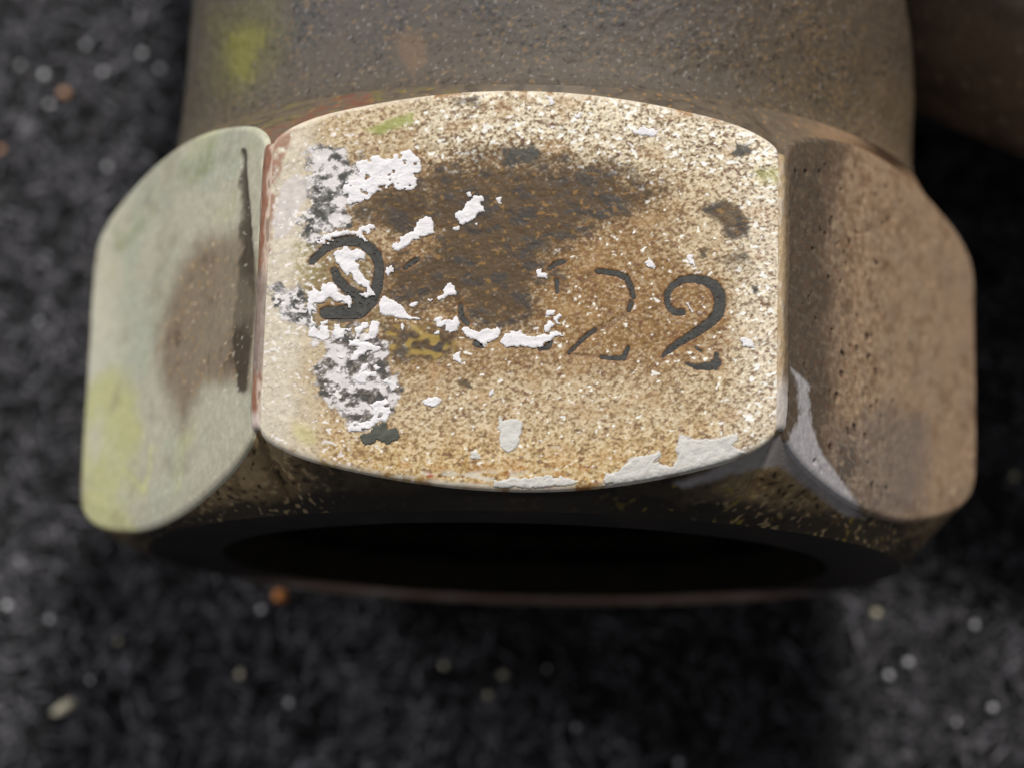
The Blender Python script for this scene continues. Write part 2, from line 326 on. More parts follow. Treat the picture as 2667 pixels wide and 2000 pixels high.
    # pale bottom lip
    mix((214, 206, 190), sm(0.0, 0.35, vnoise(x / 48, y / 14, seed=61)) * sm(1216, 1236, y) * sm(820, 900, x) * sm(1420, 1300, x) * 0.85)
    # digits: darker floor, rusty rim
    dd = np.full(len(x), -60.0)
    for dg in DIGITS:
        for st in dg: dd = np.maximum(dd, stroke_sdf(x + 1.5 * vnoise(x / 9, y / 9, seed=71), y + 1.5 * vnoise(x / 9, y / 9, seed=72), st))
    mix((146, 100, 60), sm(-12, 0, dd) * 0.40); mix((72, 70, 66), sm(-2.5, 2.0, dd + 2 * sp) * 0.9)
    f3 = stroke_sdf(x + 3 * vnoise(x / 12, y / 12, seed=75), y, Z(*Z3, [(330,330,40),(400,240,50),(520,205,55),(700,235,60),(810,290,70),(870,420,70),(865,560,65),(800,690,65),(650,800,70),(470,880,60),(330,960,50),(220,1070,45),(120,1160,40),(320,1180,35),(520,1195,40)]))
    mix((112, 82, 56), sm(-6, 3, f3 + 6 * sp) * 0.62)
    # raised paint and its foot
    ww = np.full(len(x), -60.0)
    for poly in WHITE + CREAM: ww = np.maximum(ww, poly_sdf(wx, wy, poly, 30))
    h = -0.055 * sm(-3, 3, dd) - 0.02 * sm(-4, 3, f3) + 0.009 * sp * k + 0.02 * n_mid - 0.015 * g2
    # thin scratch marks
    mix((120, 86, 62), (np.abs((x - 960) * 0.55 + (y - 1100) * 0.83) < 2.0) * (np.abs(x - 960 - (y - 1100) * 0.6) < 22) * 0.8)
    return C, h

# ------------------------------------------------------------------ hexagonal end
fit = bpy.data.objects.new('pipe_fitting', None); sc.collection.objects.link(fit)
fit.location = (0, 0, -2 * R * MM)
OFF = np.array([0, 0, 2 * R])        # children are given in mm about the fitting's base
fit['label'] = 'weathered bronze pipe fitting with hexagonal stamped end lying on black carpet'
fit['category'] = 'pipe fitting'

RC = 0.50                            # rounding of the hexagon's edges
YF0, YB0, SL = -2.265, 13.42, 0.66  # chamfer: front and rear meeting lines at mid flat, slope dy/dr
AX = np.array([0.0, 0.0, -R])
def section(ntop, nside, nhid, narc):
    """rounded hexagon cross-section, counter-clockwise seen from the front (x, z about the axis), with face index and normals"""
    X, Zz, NX, NZ, K = [], [], [], [], []
    inner = R - RC; half = inner * math.tan(math.pi / 6)
    for k in range(6):
        a = math.pi / 2 - k * math.pi / 3            # clockwise from the top face
        nx, nz = math.cos(a), math.sin(a); tx, tz = nz, -nx
        n = ntop if k == 0 else (nside if k in (1, 5) else nhid)
        for t in np.linspace(-half, half, n):
            X.append(nx * R + tx * t); Zz.append(nz * R + tz * t); NX.append(nx); NZ.append(nz); K.append(k)
        cx, cz = nx * inner + tx * half, nz * inner + tz * half
        for j in range(1, narc):
            b = a - (math.pi / 3) * j / narc
            X.append(cx + RC * math.cos(b)); Zz.append(cz + RC * math.sin(b)); NX.append(math.cos(b)); NZ.append(math.sin(b)); K.append(k + 10)
    return map(np.array, (X, Zz, NX, NZ, K))
SX, SZ, NX, NZ, KF = section(600, 220, 40, 44)
NC = len(SX); rad = np.hypot(SX, SZ)
NXT = np.abs(SX * NZ - SZ * NX)       # distance along the face from its middle
corner = np.clip((NXT - (S / 2 - 2.6)) / 2.3, 0, 1); corner = np.where(KF >= 10, 1.0, corner)
corner = 1 - np.sqrt(np.maximum(1 - corner ** 2, 0)); corner = np.minimum(corner, 1) * 0.62
yf = YF0 + (np.hypot(SX + 0.0, SZ) - R) * SL + corner + 0.045 * SX * np.clip(np.abs(SX) / S, 0, 1); yb = YB0 - (rad - R) * SL - corner
NR = 400
tt = np.linspace(0, 1, NR)
# rows bunched a little at both ends for the rounded rims
tt = tt + 0.0
Y = yf[None, :] * (1 - tt[:, None]) + yb[None, :] * tt[:, None]
XX = np.repeat(SX[None], NR, 0); ZZ = np.repeat(SZ[None], NR, 0)
NXX = np.repeat(NX[None], NR, 0); NZZ = np.repeat(NZ[None], NR, 0); KK = np.repeat(KF[None], NR, 0)
rim = 0.30
df = np.minimum(Y - yf[None], yb[None] - Y)
drop = np.where(df < rim, rim - np.sqrt(np.maximum(rim ** 2 - (rim - df) ** 2, 0)), 0) * 0.8
drop += 0.07 * sm(1.2, 0, df)
P = np.stack([XX, Y, ZZ - R], -1).reshape(-1, 3)
kk = KK.ravel(); N3 = np.stack([NXX.ravel(), np.zeros(NR * NC), NZZ.ravel()], -1)
col = np.zeros((len(P), 3)); hh = np.zeros(len(P))
x3, y3, z3 = P.T
top = (kk == 0) | (kk == 10) | (kk == 15)
c, h = flat_colour(P[kk == 0]); col[kk == 0] = c; hh[kk == 0] = h

def blend(C, c, a): C[:] = C * (1 - a[:, None]) + lin(c) * a[:, None]
# left flat: thin grey-green paint worn through to brown metal
sel = kk == 5; q = lay(P[sel]); x, y = q.T
C = np.ones((sel.sum(), 3)) * lin((200, 193, 170))
a3 = [x3[sel] , y3[sel], z3[sel]]
nb = fbm(a3[0] / 4.4, a3[1] / 3.6, a3[2] / 4.4, o=4, seed=81); nf = fbm(a3[0] / 1.0, a3[1] / .8, a3[2] / 1.0, o=4, seed=85)
ns = vnoise(a3[0] / .36, a3[1] / .2, a3[2] / .36, seed=88)
nw = fbm(a3[0] / 6.0, a3[1] / 4.5, a3[2] / 6.0, o=3, seed=82)
blend(C, (188, 191, 172), sm(-0.2, 0.4, nw + 0.3 * sm(640, 420, y)) * 0.7)
blend(C, (226, 222, 198), sm(360, 250, x + 30 * nb) * 0.7)
blend(C, (208, 204, 142), sm(-0.2, 0.6, fbm(a3[0] / 4.5, a3[1] / 2.6, a3[2] / 4.5, o=4, seed=91) + 0.9 * sm(820, 1150, y) * sm(460, 280, x) - 0.35) * 0.8)
blend(C, (150, 156, 112), sm(30, 0, -poly_sdf(x, y, [(300,600),(420,470),(560,370),(640,340),(660,380),(560,420),(430,520),(310,640)], 60)) * sm(-0.3, 0.3, nb) * 0.7)
br = poly_sdf(x + 26 * nb + 14 * nf, y + 30 * nb, [(430,790),(470,700),(540,640),(640,600),(670,700),(665,1020),(600,1000),(540,1000),(470,1110),(430,1000),(415,880)], 80)
blend(C, (142, 124, 104), sm(-40, 30, br) * 0.9)
blend(C, (104, 88, 72), sm(5, 60, br) * sm(-0.1, 0.5, nf + nb) * 0.8)
blend(C, (176, 140, 92), sm(0.25, 0.6, ns) * sm(-10, 10, br) * 0.6)
dk = stroke_sdf(x + 5 * nf, y, [(634,395,6),(636,470,12),(640,560,16),(642,640,26),(640,760,46),(632,900,40),(632,1010,20)], 60)
blend(C, (70, 60, 48), sm(-9, 3, dk + 8 * nf) * 0.9)
blend(C, (226, 224, 210), sm(0.6, 0.8, ns) * 0.4)
blend(C, (150, 138, 118), sm(0.1, 0.45, -nb) * 0.45)
blend(C, (226, 226, 130), sm(-5, 3, stroke_sdf(x + 8 * nf, y, [(395,1165,6),(388,1230,8),(375,1280,14),(350,1250,10),(322,1220,8)], 40)) * 0.3)
col[sel] = C; hh[sel] = 0.015 * nf + 0.04 * nb - 0.10 * sm(-6, 4, dk) * sm(780, 560, y)
# right flat: tan-brown corroded metal with pits
sel = kk == 1; q = lay(P[sel]); x, y = q.T
a3 = [x3[sel], y3[sel], z3[sel]]
nb = fbm(a3[0] / 2.0, a3[1] / 2.0, a3[2] / 2.0, o=4, seed=101); nf = fbm(a3[0] / .3, a3[1] / .35, a3[2] / .3, o=3, seed=105)
ns = vnoise(a3[0] / .46, a3[1] / .26, a3[2] / .46, seed=108) + 0.4 * vnoise(a3[0] / .2, a3[1] / .12, a3[2] / .2, seed=109)
C = np.ones((sel.sum(), 3)) * lin((176, 148, 122))
blend(C, (166, 144, 122), sm(-0.1, 0.4, nb) * 0.7)
blend(C, (140, 112, 88), sm(0.0, 0.4, fbm(a3[0] / 1.1, a3[1] / .8, a3[2] / 1.1, o=4, seed=103)) * 0.6)
stp = sm(2230, 2120, x + 45 * nb + 20 * nf - 40 * sm(500, 350, y)); blend(C, (90, 80, 70), stp * 0.92)
blend(C, (132, 120, 112), sm(-40, 30, poly_sdf(x + 30 * nb, y + 30 * nb, [(2180,1120),(2290,1070),(2400,1080),(2410,1200),(2390,1330),(2250,1350),(2170,1260)], 90)) * 0.75)
blend(C, (88, 82, 76), sm(-8, 10, poly_sdf(x + 20 * nf, y + 20 * nf, [(2190,1160),(2230,1150),(2235,1210),(2210,1260),(2180,1240)], 40)) * 0.7)
blend(C, (120, 88, 64), sm(0.1, 0.45, ns) * 0.45 * sm(2400, 2200, x) * (1 - 0.4 * stp))
blend(C, (212, 182, 148), sm(0.2, 0.55, -ns) * 0.35 * sm(2400, 2200, x) * (1 - 0.75 * stp))
pit = sm(0.74, 0.88, vnoise(a3[0] / .42, a3[1] / .55, a3[2] / .42, seed=112) + 0.2 * sm(2330, 2180, np.abs(x - 2230) + 2180)); blend(C, (48, 36, 28), pit * 0.7 * sm(2420, 2300, x))
blend(C, (196, 192, 196), sm(-6, 5, poly_sdf(x + 12 * nf, y + 12 * nf, [(2060,960),(2090,985),(2105,1000),(2112,1100),(2140,1180),(2200,1260),(2255,1335),(2240,1350),(2150,1280),(2060,1210),(2060,1130),(2085,1080),(2075,1000)], 40)) * 0.9)
col[sel] = C; hh[sel] = 0.05 * nb + 0.03 * nf - 0.10 * pit
# hidden flats and the rounded edges
for ks in (2, 3, 4, 11, 12, 13, 14):
    s_ = kk == ks
    nb = fbm(x3[s_] / 2, y3[s_] / 2, z3[s_] / 2, o=4, seed=121)
    C = np.ones((s_.sum(), 3)) * lin((140, 112, 88)); blend(C, (96, 80, 66), sm(-0.2, 0.4, nb)); col[s_] = C; hh[s_] = 0.05 * nb
s_ = kk == 15       # edge between left and top flats: bare red copper and paint
nb = fbm(x3[s_] / .3, y3[s_] / .9, z3[s_] / .3, o=3, seed=131); q = lay(P[s_])
eg = np.arctan2(N3[s_, 0], N3[s_, 2]); eg = np.clip(-eg / (math.pi / 3), 0, 1)
C = np.ones((s_.sum(), 3)) * lin((136, 92, 70)); blend(C, (205, 186, 170), sm(0.55, 0.15, eg + 0.5 * nb) * 0.85); blend(C, (112, 88, 70), sm(0.05, 0.4, -nb) * 0.7); blend(C, (170, 168, 150), sm(0.7, 1.0, eg + 0.3 * nb) * 0.6)
blend(C, (128, 118, 112), sm(680, 740, q[:, 1]) * sm(1010, 930, q[:, 1]) * 0.7)
blend(C, (225, 214, 205), sm(1060, 1090, q[:, 1]) * 0.6)
col[s_] = C; hh[s_] = 0.04 * nb
s_ = kk == 10       # edge between top and right flats
nb = fbm(x3[s_] / .3, y3[s_] / .6, z3[s_] / .3, o=3, seed=135); q = lay(P[s_])
eg = np.clip(np.arctan2(N3[s_, 0], N3[s_, 2]) / (math.pi / 3), 0, 1)
C = np.ones((s_.sum(), 3)) * lin((180, 156, 124)); blend(C, (216, 204, 188), sm(0.0, 0.35, nb) * 0.6); blend(C, (112, 94, 76), sm(0.25, 0.75, eg + 0.35 * nb) * 0.9)
blend(C, (205, 200, 200), sm(960, 1040, q[:, 1]) * 0.7)
col[s_] = C; hh[s_] = 0.04 * nb

# no step where differently treated faces meet
hh *= sm(0.0, 0.6, df.ravel())
Pd = P + N3 * (hh - drop.ravel())[:, None]
# worn pale line along the arcs of the top flat
arc = sm(0.35, 0.05, df.ravel()) * (kk == 0)
na = fbm(x3 / .8, y3 / .8, o=3, seed=141)
blend(col, (226, 214, 196), arc * sm(-0.35, 0.2, na) * 0.8); blend(col, (150, 104, 60), arc * sm(0.15, 0.4, -na) * 0.6)
faces = [grid_faces(NR, NC, 0, True)]
V = [Pd]; CC = [col]; base = len(Pd)
# front chamfer: from the rim down to the end face ring
def ring_strip(ring_a, ring_b, n, colf, disp=0.0):
    global base
    t = np.linspace(0, 1, n)[:, None, None]
    G = (ring_a[None] * (1 - t) + ring_b[None] * t)
    g = G.reshape(-1, 3)
    V.append(g); CC.append(colf(g)); faces.append(grid_faces(n, NC, base, True)); base += len(g)
th = np.arctan2(SZ, SX)
def circ(r, yy): return np.stack([r * np.cos(th), np.full(NC, yy), r * np.sin(th) - R], -1)
front = Pd.reshape(NR, NC, 3)[0]; back = Pd.reshape(NR, NC, 3)[-1]
YE = -2.90; RE = 16.5; RB = 12.7
def chamfer_col(g):
    x_, y_, z_ = g.T
    nb = fbm(x_ / 1.2, y_ / 1.2, z_ / 1.2, o=4, seed=151); ns = vnoise(x_ / .3, y_ / .22, z_ / .3, seed=155)
    C = np.ones((len(g), 3)) * lin((168, 144, 108)); blend(C, (110, 88, 58), sm(-0.2, 0.35, nb) * 0.85)
    blend(C, (30, 22, 15), sm(10.0, 6.5, np.abs(x_ + 0.5) + 1.2 * nb) * sm(-R + 4, -R + 8, z_) * 0.88); blend(C, (46, 36, 28), sm(-R + 6, -R - 2, z_) * 0.8)  # shade of the middle and lower chamfer painted into the tint
    rr_ = np.hypot(x_, z_ + R); blend(C, (20, 15, 11), sm(17.8, 16.9, rr_ + 0.6 * nb) * 0.93)  # inner edge blackened too, painted shade towards the end face
    blend(C, (40, 28, 18), sm(0.35, 0.7, ns + 0.3 * nb) * 0.85); blend(C, (190, 164, 124), sm(0.35, 0.65, -ns + 0.2 * nb) * 0.5 * sm(6, 9, np.abs(x_)))
    blend(C, (150, 130, 46), sm(0.35, 0.7, fbm(x_ / .5, y_ / .5, z_ / .5, o=2, seed=158)) * sm(2, 8, x_) * 0.6)
    q = lay(g); e = sm(-10, 10, poly_sdf(q[:, 0] + 10 * nb, q[:, 1] + 10 * nb, [(2030,1130),(2060,1170),(2140,1260),(2250,1345),(2200,1340),(2090,1260),(2030,1210),(1900,1230),(1780,1270),(1760,1262),(1900,1200),(1990,1160)], 40))
    blend(C, (176, 170, 172), e * 0.85)
    return C
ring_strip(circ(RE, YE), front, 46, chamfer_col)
def end_col(g):
    nb = fbm(g[:, 0] / 1.5, g[:, 1], g[:, 2] / 1.5, o=4, seed=161)
    C = np.ones((len(g), 3)) * lin((34, 25, 18)); blend(C, (16, 12, 9), sm(-0.25, 0.25, nb)); blend(C, (176, 144, 128), sm(-R - 7, -R - 12, g[:, 2]) * 0.9); blend(C, (225, 208, 208), sm(0.05, 0.35, nb) * sm(-R - 6, -R - 13, g[:, 2]) * 0.7); return C  # ring blackened as painted shade; lower rim paled as a painted pinkish highlight
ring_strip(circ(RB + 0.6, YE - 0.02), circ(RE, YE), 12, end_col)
def hid_col(g):
    nb = fbm(g[:, 0] / .8, g[:, 1] / .5, g[:, 2] / .8, o=4, seed=165); ns = vnoise(g[:, 0] / .25, g[:, 1] / .2, g[:, 2] / .25, seed=167)
    C = np.ones((len(g), 3)) * lin((106, 94, 80)); blend(C, (78, 70, 62), sm(-0.1, 0.4, nb) * 0.8)
    blend(C, (166, 136, 108), sm(9.5, 13, g[:, 0] + 2 * nb) * 0.85)
    blend(C, (120, 112, 62), sm(0.1, 0.5, fbm(g[:, 0] / .6, g[:, 1] / .4, g[:, 2] / .6, o=3, seed=168)) * sm(0, -6, g[:, 0]) * 0.7)
    blend(C, (168, 128, 78), sm(0.5, 0.8, ns) * 0.55)
    blend(C, (150, 88, 66), sm(20, 0, -poly_sdf(*lay(g).T, [(690,350),(760,330),(860,270),(960,245),(960,262),(800,320),(735,390),(700,400)], 40)) * sm(-0.3, 0.3, nb) * 0.5)
    return C
RN0, YN0 = 16.95, 13.75
ring_strip(back, circ(RN0, YN0) + [0.40, 0, 0], 24, hid_col)
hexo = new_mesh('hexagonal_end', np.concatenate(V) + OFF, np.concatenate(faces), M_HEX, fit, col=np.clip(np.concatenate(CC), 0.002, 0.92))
hexo['label'] = 'wrench flats of the fitting, top flat stamped and spotted with white paint'

# bore: lathe inside the front end
def lathe(profile, n=160, axis='y', centre=AX):
    pr = np.asarray(profile, float); a = np.linspace(0, 2 * math.pi, n, endpoint=False)
    r = pr[:, 0][:, None]; yy = np.repeat(pr[:, 1][:, None], n, 1)
    if axis == 'y': G = np.stack([r * np.cos(a), yy, r * np.sin(a)], -1)
    else: G = np.stack([yy, r * np.cos(a), r * np.sin(a)], -1)
    return G.reshape(-1, 3) + centre, grid_faces(len(pr), n, 0, True)
prof = [(RB + 0.6, YE - 0.02), (RB + 0.3, YE + 0.25), (RB, YE + 0.8)]
yy = YE + 0.8
for i in range(9):                       # female thread
    prof += [(RB - 0.55, yy + 0.55), (RB - 0.6, yy + 0.75), (RB, yy + 1.3)]; yy += 1.35
prof += [(11.5, yy + 0.6), (11.2, 30.0), (0.05, 30.2)]
v, f = lathe(prof)
bore = new_mesh('threaded_bore', v + OFF, f[:, ::-1], M_BORE, hexo)
bore['label'] = 'dark threaded bore opening in the end of the fitting'

# ------------------------------------------------------------------ neck (body) and side branch
na_, nr_ = 1250, 260
ys = np.concatenate([np.linspace(YN0 - 0.02, 27, nr_ - 40), np.linspace(27.2, 62, 40)])
aa = np.concatenate([np.linspace(-0.1, math.pi + 0.1, na_ - 150, endpoint=False), np.linspace(math.pi + 0.1, 2 * math.pi - 0.1, 150, endpoint=False)])
rr = 16.48 + 0.010 * (ys - 14.4).clip(0, 14) + 0.47 * np.exp(-(ys - YN0) / 0.7)
G = np.stack([rr[:, None] * np.cos(aa), np.repeat(ys[:, None], na_, 1), rr[:, None] * np.sin(aa)], -1).reshape(-1, 3)
nrm = np.stack([np.cos(aa), 0 * aa, np.sin(aa)], -1); nrm = np.repeat(nrm[None], nr_, 0).reshape(-1, 3)
x_, y_, z_ = G.T
nb = fbm(x_ / 2.4, y_ / 2.0, z_ / 2.4, o=4, seed=201); nf = fbm(x_ / .45, y_ / .35, z_ / .45, o=3, seed=205)
ns = vnoise(x_ / .26, y_ / .20, z_ / .26, seed=208) * 0.75 + 0.5 * vnoise(x_ / .13, y_ / .11, z_ / .13, seed=209)
# casting bulges a little into the shoulder on the right side
bul = 0.25 * sm(18.0, 14.2, y_) * sm(4, 14, x_)
G = G + nrm * ((0.07 * nb + 0.035 * nf) * sm(YN0, YN0 + 1.0, y_))[:, None] + AX
G[:, 0] += 0.40 + 0.045 * (y_ - 14.4).clip(0, 16)
q = lay(G); C = np.ones((len(G), 3)) * lin((93, 86, 84))
blend(C, (86, 82, 80), sm(-0.1, 0.4, nb) * 0.7)
blend(C, (112, 96, 78), sm(1700, 2150, q[:, 0] + 160 * nb) * 0.75)
blend(C, (104, 96, 80), sm(900, 560, q[:, 0] + 120 * nb) * 0.75)
blend(C, (150, 128, 104), sm(2150, 2330, q[:, 0] + 60 * nb) * sm(120, 330, q[:, 1]) * 0.8)
blend(C, (108, 94, 74), sm(19.0, 14.6, y_ + 2.5 * nb) * 0.5)
blend(C, (142, 116, 84), sm(0.40, 0.66, ns + 0.35 * nb + 0.12 * sm(1300, 2000, q[:, 0])) * 0.75)
blend(C, (50, 44, 41), sm(0.40, 0.65, -ns + 0.3 * nb) * 0.75)
blend(C, (176, 170, 166), sm(0.62, 0.75, vnoise(x_ / .16, y_ / .16, z_ / .16, seed=215)) * 0.5)
blend(C, (140, 112, 86), sm(-14, 8, poly_sdf(q[:, 0] + 20 * nf, q[:, 1] + 20 * nf, [(1030,90),(1100,80),(1105,160),(1080,200),(1040,140)], 40)) * 0.5)
blend(C, (158, 152, 62), sm(-26, 16, poly_sdf(q[:, 0] + 24 * nf, q[:, 1] + 24 * nf, [(600,90),(650,70),(690,80),(660,140),(650,200),(610,200),(595,150)], 70)) * 0.75)
blend(C, (128, 122, 72), sm(-70, 20, poly_sdf(q[:, 0] + 40 * nb, q[:, 1] + 40 * nb, [(560,60),(700,20),(740,100),(690,160),(640,260),(580,220)], 100)) * 0.45)
C *= 0.78
neck = new_mesh('neck', G + OFF, grid_faces(nr_, na_, 0, True)[:, ::-1], M_NECK, fit, col=np.clip(C, 0.002, 0.9))
neck['label'] = 'round dark grey-brown neck behind the wrench flats with a yellow stain'

bf = unlay([(2640, 318)], (0, 0, 1), -R)[0]
BR = 12.0; by = bf[1] + BR
na_, nr_ = 200, 150
xs = np.linspace(9, 44, nr_); aa = np.linspace(0, 2 * math.pi, na_, endpoint=False)
rr = BR + 0 * xs
G = np.stack([np.repeat(xs[:, None], na_, 1), rr[:, None] * np.cos(aa), rr[:, None] * np.sin(aa)], -1).reshape(-1, 3)
x_, y_, z_ = G.T; nb = fbm(x_ / 2.4, y_ / 2.4, z_ / 2.4, o=4, seed=221); ns = vnoise(x_ / .4, y_ / .4, z_ / .4, seed=223)
nrm = np.repeat(np.stack([0 * aa, np.cos(aa), np.sin(aa)], -1)[None], nr_, 0).reshape(-1, 3)
C = np.ones((len(G), 3)) * lin((108, 92, 78)); blend(C, (84, 72, 62), sm(-.2, .4, nb)); blend(C, (172, 150, 130), sm(.5, .8, ns) * .5)
G = G + nrm * (0.12 * nb)[:, None]
ca, sa = math.cos(math.radians(-24)), math.sin(math.radians(-24))
G = np.stack([G[:, 0] * ca - G[:, 1] * sa, G[:, 0] * sa + G[:, 1] * ca, G[:, 2]], -1) + AX + [0, by + 10.0, 0]
branch = new_mesh('side_branch', G + OFF, grid_faces(nr_, na_, 0, True), M_NECK, fit, col=C)
branch['label'] = 'brown side outlet of the fitting branching off the neck'

# ------------------------------------------------------------------ stamped digits and paint flakes on the top flat
def slab(sdf_fn, box, cell, heightf, name, mat, parent, label=None):
    """thin piece on the top flat: fine grid cells where sdf_fn > 0, height by distance from its ragged edge"""
    x0, y0, x1, y1 = box
    gx, gy = np.meshgrid(np.arange(x0 - 12, x1 + 12, cell), np.arange(y0 - 12, y1 + 12, cell))
    d = sdf_fn(gx.ravel(), gy.ravel()); nr, nc = gx.shape
    D = d.reshape(nr, nc)
    keep = (D[:-1, :-1] + D[1:, :-1] + D[:-1, 1:] + D[1:, 1:]) > 0
    if not keep.any(): return None
    F = grid_faces(nr, nc).reshape(nr - 1, nc - 1, 4)[keep]
    used, inv = np.unique(F.ravel(), return_inverse=True)
    p3 = unlay(np.stack([gx.ravel()[used], gy.ravel()[used]], 1), (0, 0, 1), 0.0)
    p3[:, 2] = heightf(d[used], gx.ravel()[used], gy.ravel()[used])
    o = new_mesh(name, p3 + OFF, inv.reshape(-1, 4)[:, ::-1].astype(np.int32), mat, parent)
    if label: o['label'] = label
    return o
def warp(x, y, seed, a1=5.0, a2=2.6):
    return (x + a1 * vnoise(x / 17, y / 17, seed=seed) + a2 * vnoise(x / 6, y / 6, seed=seed + 1),
            y + a1 * vnoise(x / 17, y / 17, seed=seed + 2) + a2 * vnoise(x / 6, y / 6, seed=seed + 3))
def bbox(pts):
    p = np.asarray(pts, float); return p[:, 0].min(), p[:, 1].min(), p[:, 0].max(), p[:, 1].max()
def flake(poly, mat, seed, thick, holes=0.0):
    def f(x, y):
        X, Yy = warp(x, y, seed); d = poly_sdf(X, Yy, poly, 40)
        p3 = unlay(np.stack([x, y], 1), (0, 0, 1), 0.0); xt = SX[KF == 0]
        d = np.minimum(d, 60 * np.minimum(p3[:, 1] - np.interp(p3[:, 0], xt, yf[KF == 0]), np.interp(p3[:, 0], xt, yb[KF == 0]) - p3[:, 1]) - 3)
        d = np.minimum(d, 60 * (S / 2 - 0.35 - np.abs(p3[:, 0])))
        if holes: d = np.minimum(d, 40 * (fbm(x / 20, y / 16, o=3, seed=seed + 7) + holes))
        return d
    def h(d, x, y):
        p3 = unlay(np.stack([x, y], 1), (0, 0, 1), 0.0); xt = SX[KF == 0]
        e = np.minimum(p3[:, 1] - np.interp(p3[:, 0], xt, yf[KF == 0]), np.interp(p3[:, 0], xt, yb[KF == 0]) - p3[:, 1]).clip(0, 9)
        dz = np.where(e < rim, rim - np.sqrt(np.maximum(rim ** 2 - (rim - e) ** 2, 0)), 0) * 0.8 + 0.07 * sm(1.2, 0, e)
        return -dz - 0.03 + (thick + 0.05) * sm(-3.5, 3.0, d) + 0.02 * vnoise(x / 20, y / 20, seed=seed + 5) * sm(0, 8, d) + 0.008 * vnoise(x / 6, y / 6, seed=seed + 6)
    slab(f, bbox(poly), 2.2, h, 'paint_flake', mat, hexo)
for i, poly in enumerate(WHITE): flake(poly, M_WHITE, 300 + 9 * i, 0.026, 0.30 if i in (27, 31, 7, 3) else 0.0)
for i, poly in enumerate(CREAM): flake(poly, M_CREAM, 800 + 9 * i, 0.022)
for i, poly in enumerate(OLIVE): flake(poly, M_DARKP, 860 + 9 * i, 0.02)
def digit(strokes, seed, wear, label):
    allp = [p for st in strokes for p in st]
    def f(x, y):
        X, Yy = warp(x, y, seed, 1.2, 1.6); d = np.full(x.shape, -60.0)
        for st in strokes: d = np.maximum(d, stroke_sdf(X, Yy, [(p[0], p[1], p[2] * 0.86) for p in st]))
        return np.minimum(d, 30 * (wear - fbm(x / 12, y / 10, o=3, seed=seed + 9)))
    def h(d, x, y): return -0.036 + 0.012 * vnoise(x / 8, y / 8, seed=seed)
    slab(f, bbox(allp), 2.2, h, 'stamped_digit', M_DIRT, hexo, label)
digit(DIGITS[0], 901, 0.30, 'large rounded stamped digit half covered by white paint')
digit(DIGITS[1], 911, 0.25, 'worn remains of a stamped digit under the sooty stain')
digit(DIGITS[2], 921, 0.35, 'faint thin stamped digit 2')
digit(DIGITS[3], 931, 0.42, 'bold clear stamped digit 2')

# ------------------------------------------------------------------ carpet
ZC0 = -2 * R - 1.0
M_CARPET = material('charcoal_carpet', None, 0.85, 0.15, 0.5, 900, 0.8, 1500)
n = 220
gx, gy = np.meshgrid(np.linspace(-46, 46, n), np.linspace(-30, 62, n))
hz = 0.45 * fbm(gx / 1.6, gy / 1.6, o=3, seed=401)
v = np.stack([gx, gy, ZC0 - 0.5 + hz], -1).reshape(-1, 3)
tone = (0.5 + 0.5 * fbm(gx / 1.2, gy / 1.2, o=3, seed=405)).ravel()
cc = lin((28, 28, 31))[None] + (lin((74, 74, 77)) - lin((28, 28, 31)))[None] * tone[:, None]
carpet = new_mesh('carpet', v, grid_faces(n, n), M_CARPET, None, col=cc); carpet['kind'] = 'structure'
# pile: short curled fibres
M_PILE = material('carpet_fibre', None, 0.65, 0.3, 0.2, 800)
nfib = 34000
fx = rng.uniform(-33, 33, nfib); fy = rng.uniform(-24, 40, nfib)
tilt = rng.uniform(0, 2 * math.pi, nfib); lean = rng.uniform(0.3, 1.6, nfib); ht = rng.uniform(0.35, 0.95, nfib)
clump = fbm(fx / 1.5, fy / 1.5, o=2, seed=411); ht = np.clip(ht + 0.35 * clump, 0.2, 0.97)
wd = rng.uniform(0.05, 0.11, nfib)
t = np.array([0, 0.35, 0.7, 1.0])
cxs = fx[:, None] + np.cos(tilt)[:, None] * lean[:, None] * t ** 1.6; cys = fy[:, None] + np.sin(tilt)[:, None] * lean[:, None] * t ** 1.6
czs = ZC0 - 0.55 + (ht[:, None] + 0.55) * np.sin(t * 1.75)[None] / math.sin(1.57)
ph = np.array([0, 2.094, 4.189])
taper = np.array([1, 1, .9, .4])
ox = wd[:, None, None] * taper[None, :, None] * np.cos(ph + 0 * 1)[None, None]; oz = wd[:, None, None] * taper[None, :, None] * np.sin(ph)[None, None]
sx = -np.sin(tilt)[:, None, None]; sy = np.cos(tilt)[:, None, None]
FV = np.stack([cxs[..., None] + sx * ox, cys[..., None] + sy * ox, czs[..., None] + oz], -1)   # fibre, step, corner, xyz
FV[..., 2] = np.minimum(FV[..., 2], -2 * R - 0.002)
idx = np.arange(nfib)[:, None, None] * 12
r_ = np.arange(3)[None, :, None] * 3; k_ = np.arange(3)[None, None, :]; k2 = (k_ + 1) % 3
ff = np.stack([idx + r_ + k_, idx + r_ + k2, idx + r_ + 3 + k2, idx + r_ + 3 + k_], -1).reshape(-1, 4).astype(np.int32)
tn = np.clip(0.45 + 0.62 * fbm(fx / 1.3, fy / 1.3, o=3, seed=415) + rng.normal(0, 0.09, nfib), 0.14, 1.1)
fc = lin((26, 26, 28))[None] + (lin((178, 175, 184)) - lin((28, 28, 31)))[None] * (tn ** 1.8)[:, None]
pile = new_mesh('carpet_pile', FV.reshape(-1, 3), ff, M_PILE, None, col=np.repeat(fc, 12, 0))
pile['kind'] = 'stuff'; pile['label'] = 'short charcoal carpet pile under the fitting'; pile['category'] = 'carpet pile'

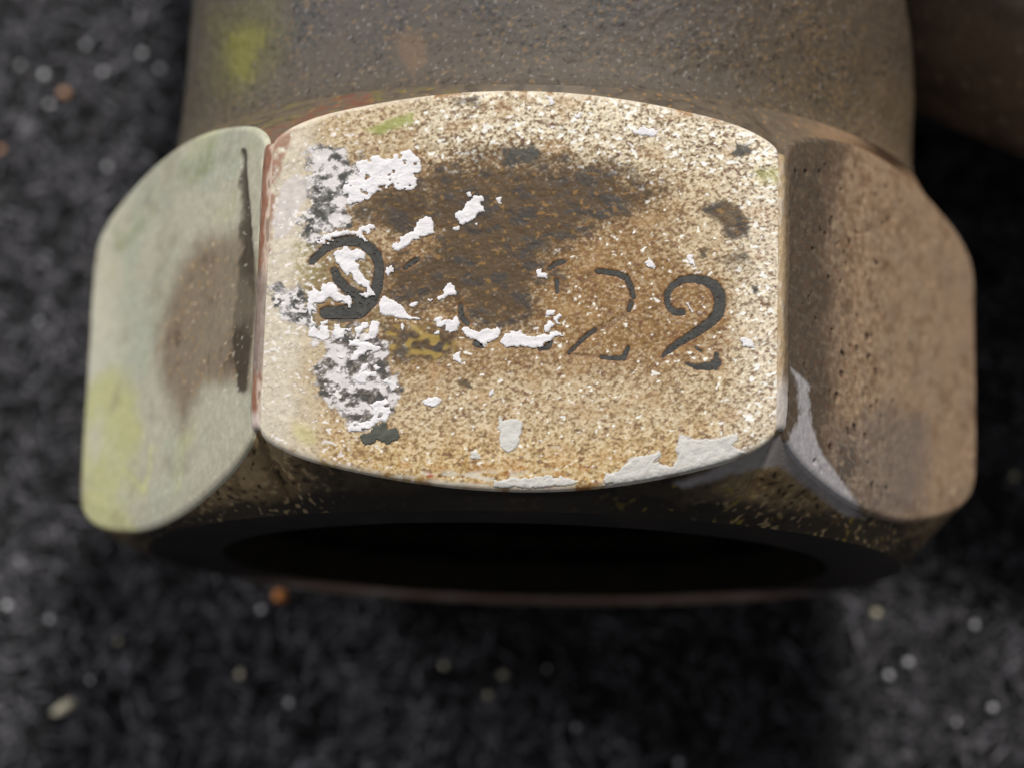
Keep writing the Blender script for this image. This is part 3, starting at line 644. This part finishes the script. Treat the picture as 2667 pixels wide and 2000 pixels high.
# ------------------------------------------------------------------ grit on the carpet
def grain(q, r, mat, label, group=None, stretch=(1, 1, 1), rot=0.0, name='grit_grain', seed=0, cat='grit'):
    top = -2 * R - 0.1
    p = unlay([q], (0, 0, 1), top)[0]
    import bmesh
    bm = bmesh.new(); bmesh.ops.create_icosphere(bm, subdivisions=2, radius=1.0)
    for vv in bm.verts:
        c_ = np.array(vv.co); d = 1 + 0.16 * float(vnoise(np.array([c_[0] * 1.4]), np.array([c_[1] * 1.4]), np.array([c_[2] * 1.4]), seed=seed)[0])
        vv.co = [c_[i] * d * r * 1.05 * stretch[i] * MM for i in range(3)]
    lo = min(vv.co.z for vv in bm.verts)
    for vv in bm.verts: vv.co.z -= lo
    me = bpy.data.meshes.new(name); bm.to_mesh(me); bm.free(); me.materials.append(mat)
    for pl in me.polygons: pl.use_smooth = True
    o = bpy.data.objects.new(name, me); sc.collection.objects.link(o)
    o.location = (p[0] * MM, p[1] * MM, (top - 0.06) * MM); o.rotation_euler = (0, 0, rot)
    o['label'] = label; o['category'] = cat
    if group: o['group'] = group
    return o
M_GLASS = material('pale_quartz', (0.80, 0.80, 0.84), 0.2, 0.8, 0.15, 3000)
M_SAND = material('yellowish_sand', (0.80, 0.72, 0.52), 0.3, 0.6, 0.2, 3000)
M_ORANGE = material('orange_grit', (0.80, 0.30, 0.07), 0.5, 0.4, 0.15, 3000)
M_PEACH = material('peach_grit', (0.62, 0.34, 0.20), 0.5, 0.4, 0.15, 3000)
quartz = [((117,200),.20),((371,143),.17),((418,182),.16),((130,275),.15),((270,190),.15),((225,120),.13),((55,172),.12),((280,437),.15),
          ((682,1587),.17),((20,1577),.17),((130,1613),.14),((236,1770),.13),((754,1830),.16),((1501,1893),.14),((1615,1937),.10),((2314,1758),.17),((2364,1725),.18),((2537,1627),.17),((2583,1843),.18),((2490,1880),.12),((1768,1985),.16),((1425,1740),.12),((345,1160),.11),((105,840),.12)]
sand = [((2281,1597),.20),((1310,1756),.19),((1157,1733),.16),((1273,1810),.16),((627,1755),.18),((2640,1240),.20),((310,1670),.12)]
for i, (q_, r_g) in enumerate(quartz):
    lab, grp = (('tiny pale grey grit grain on the carpet beside the neck', 'pale grains beside the neck') if q_[1] < 1300 else
                ('tiny pale grey grit grain on the carpet in front of the hexagonal end', 'pale grains in front of the end'))
    grain(q_, r_g, M_GLASS, lab, grp, seed=500 + i)
for i, (q_, r_g) in enumerate(sand):
    grain(q_, r_g, M_SAND, 'tiny yellowish sand grain lying on the black carpet', 'yellowish sand grains on the carpet', seed=560 + i)
grain((732, 1552), .32, M_ORANGE, 'bright orange grit grain on the carpet just in front of the hexagonal end', seed=601)
grain((170, 248), .26, M_PEACH, 'dull orange grit grain among pale grains beside the neck', seed=602)
grain((2, 395), .22, M_PEACH, 'small dull orange grit grain alone on the carpet out from the neck', seed=603)
grain((168, 1842), .26, M_SAND, 'short elongated tan sliver on the carpet in front of the fitting', stretch=(2.6, .9, .7), rot=0.6, name='sliver', seed=604, cat='sliver')
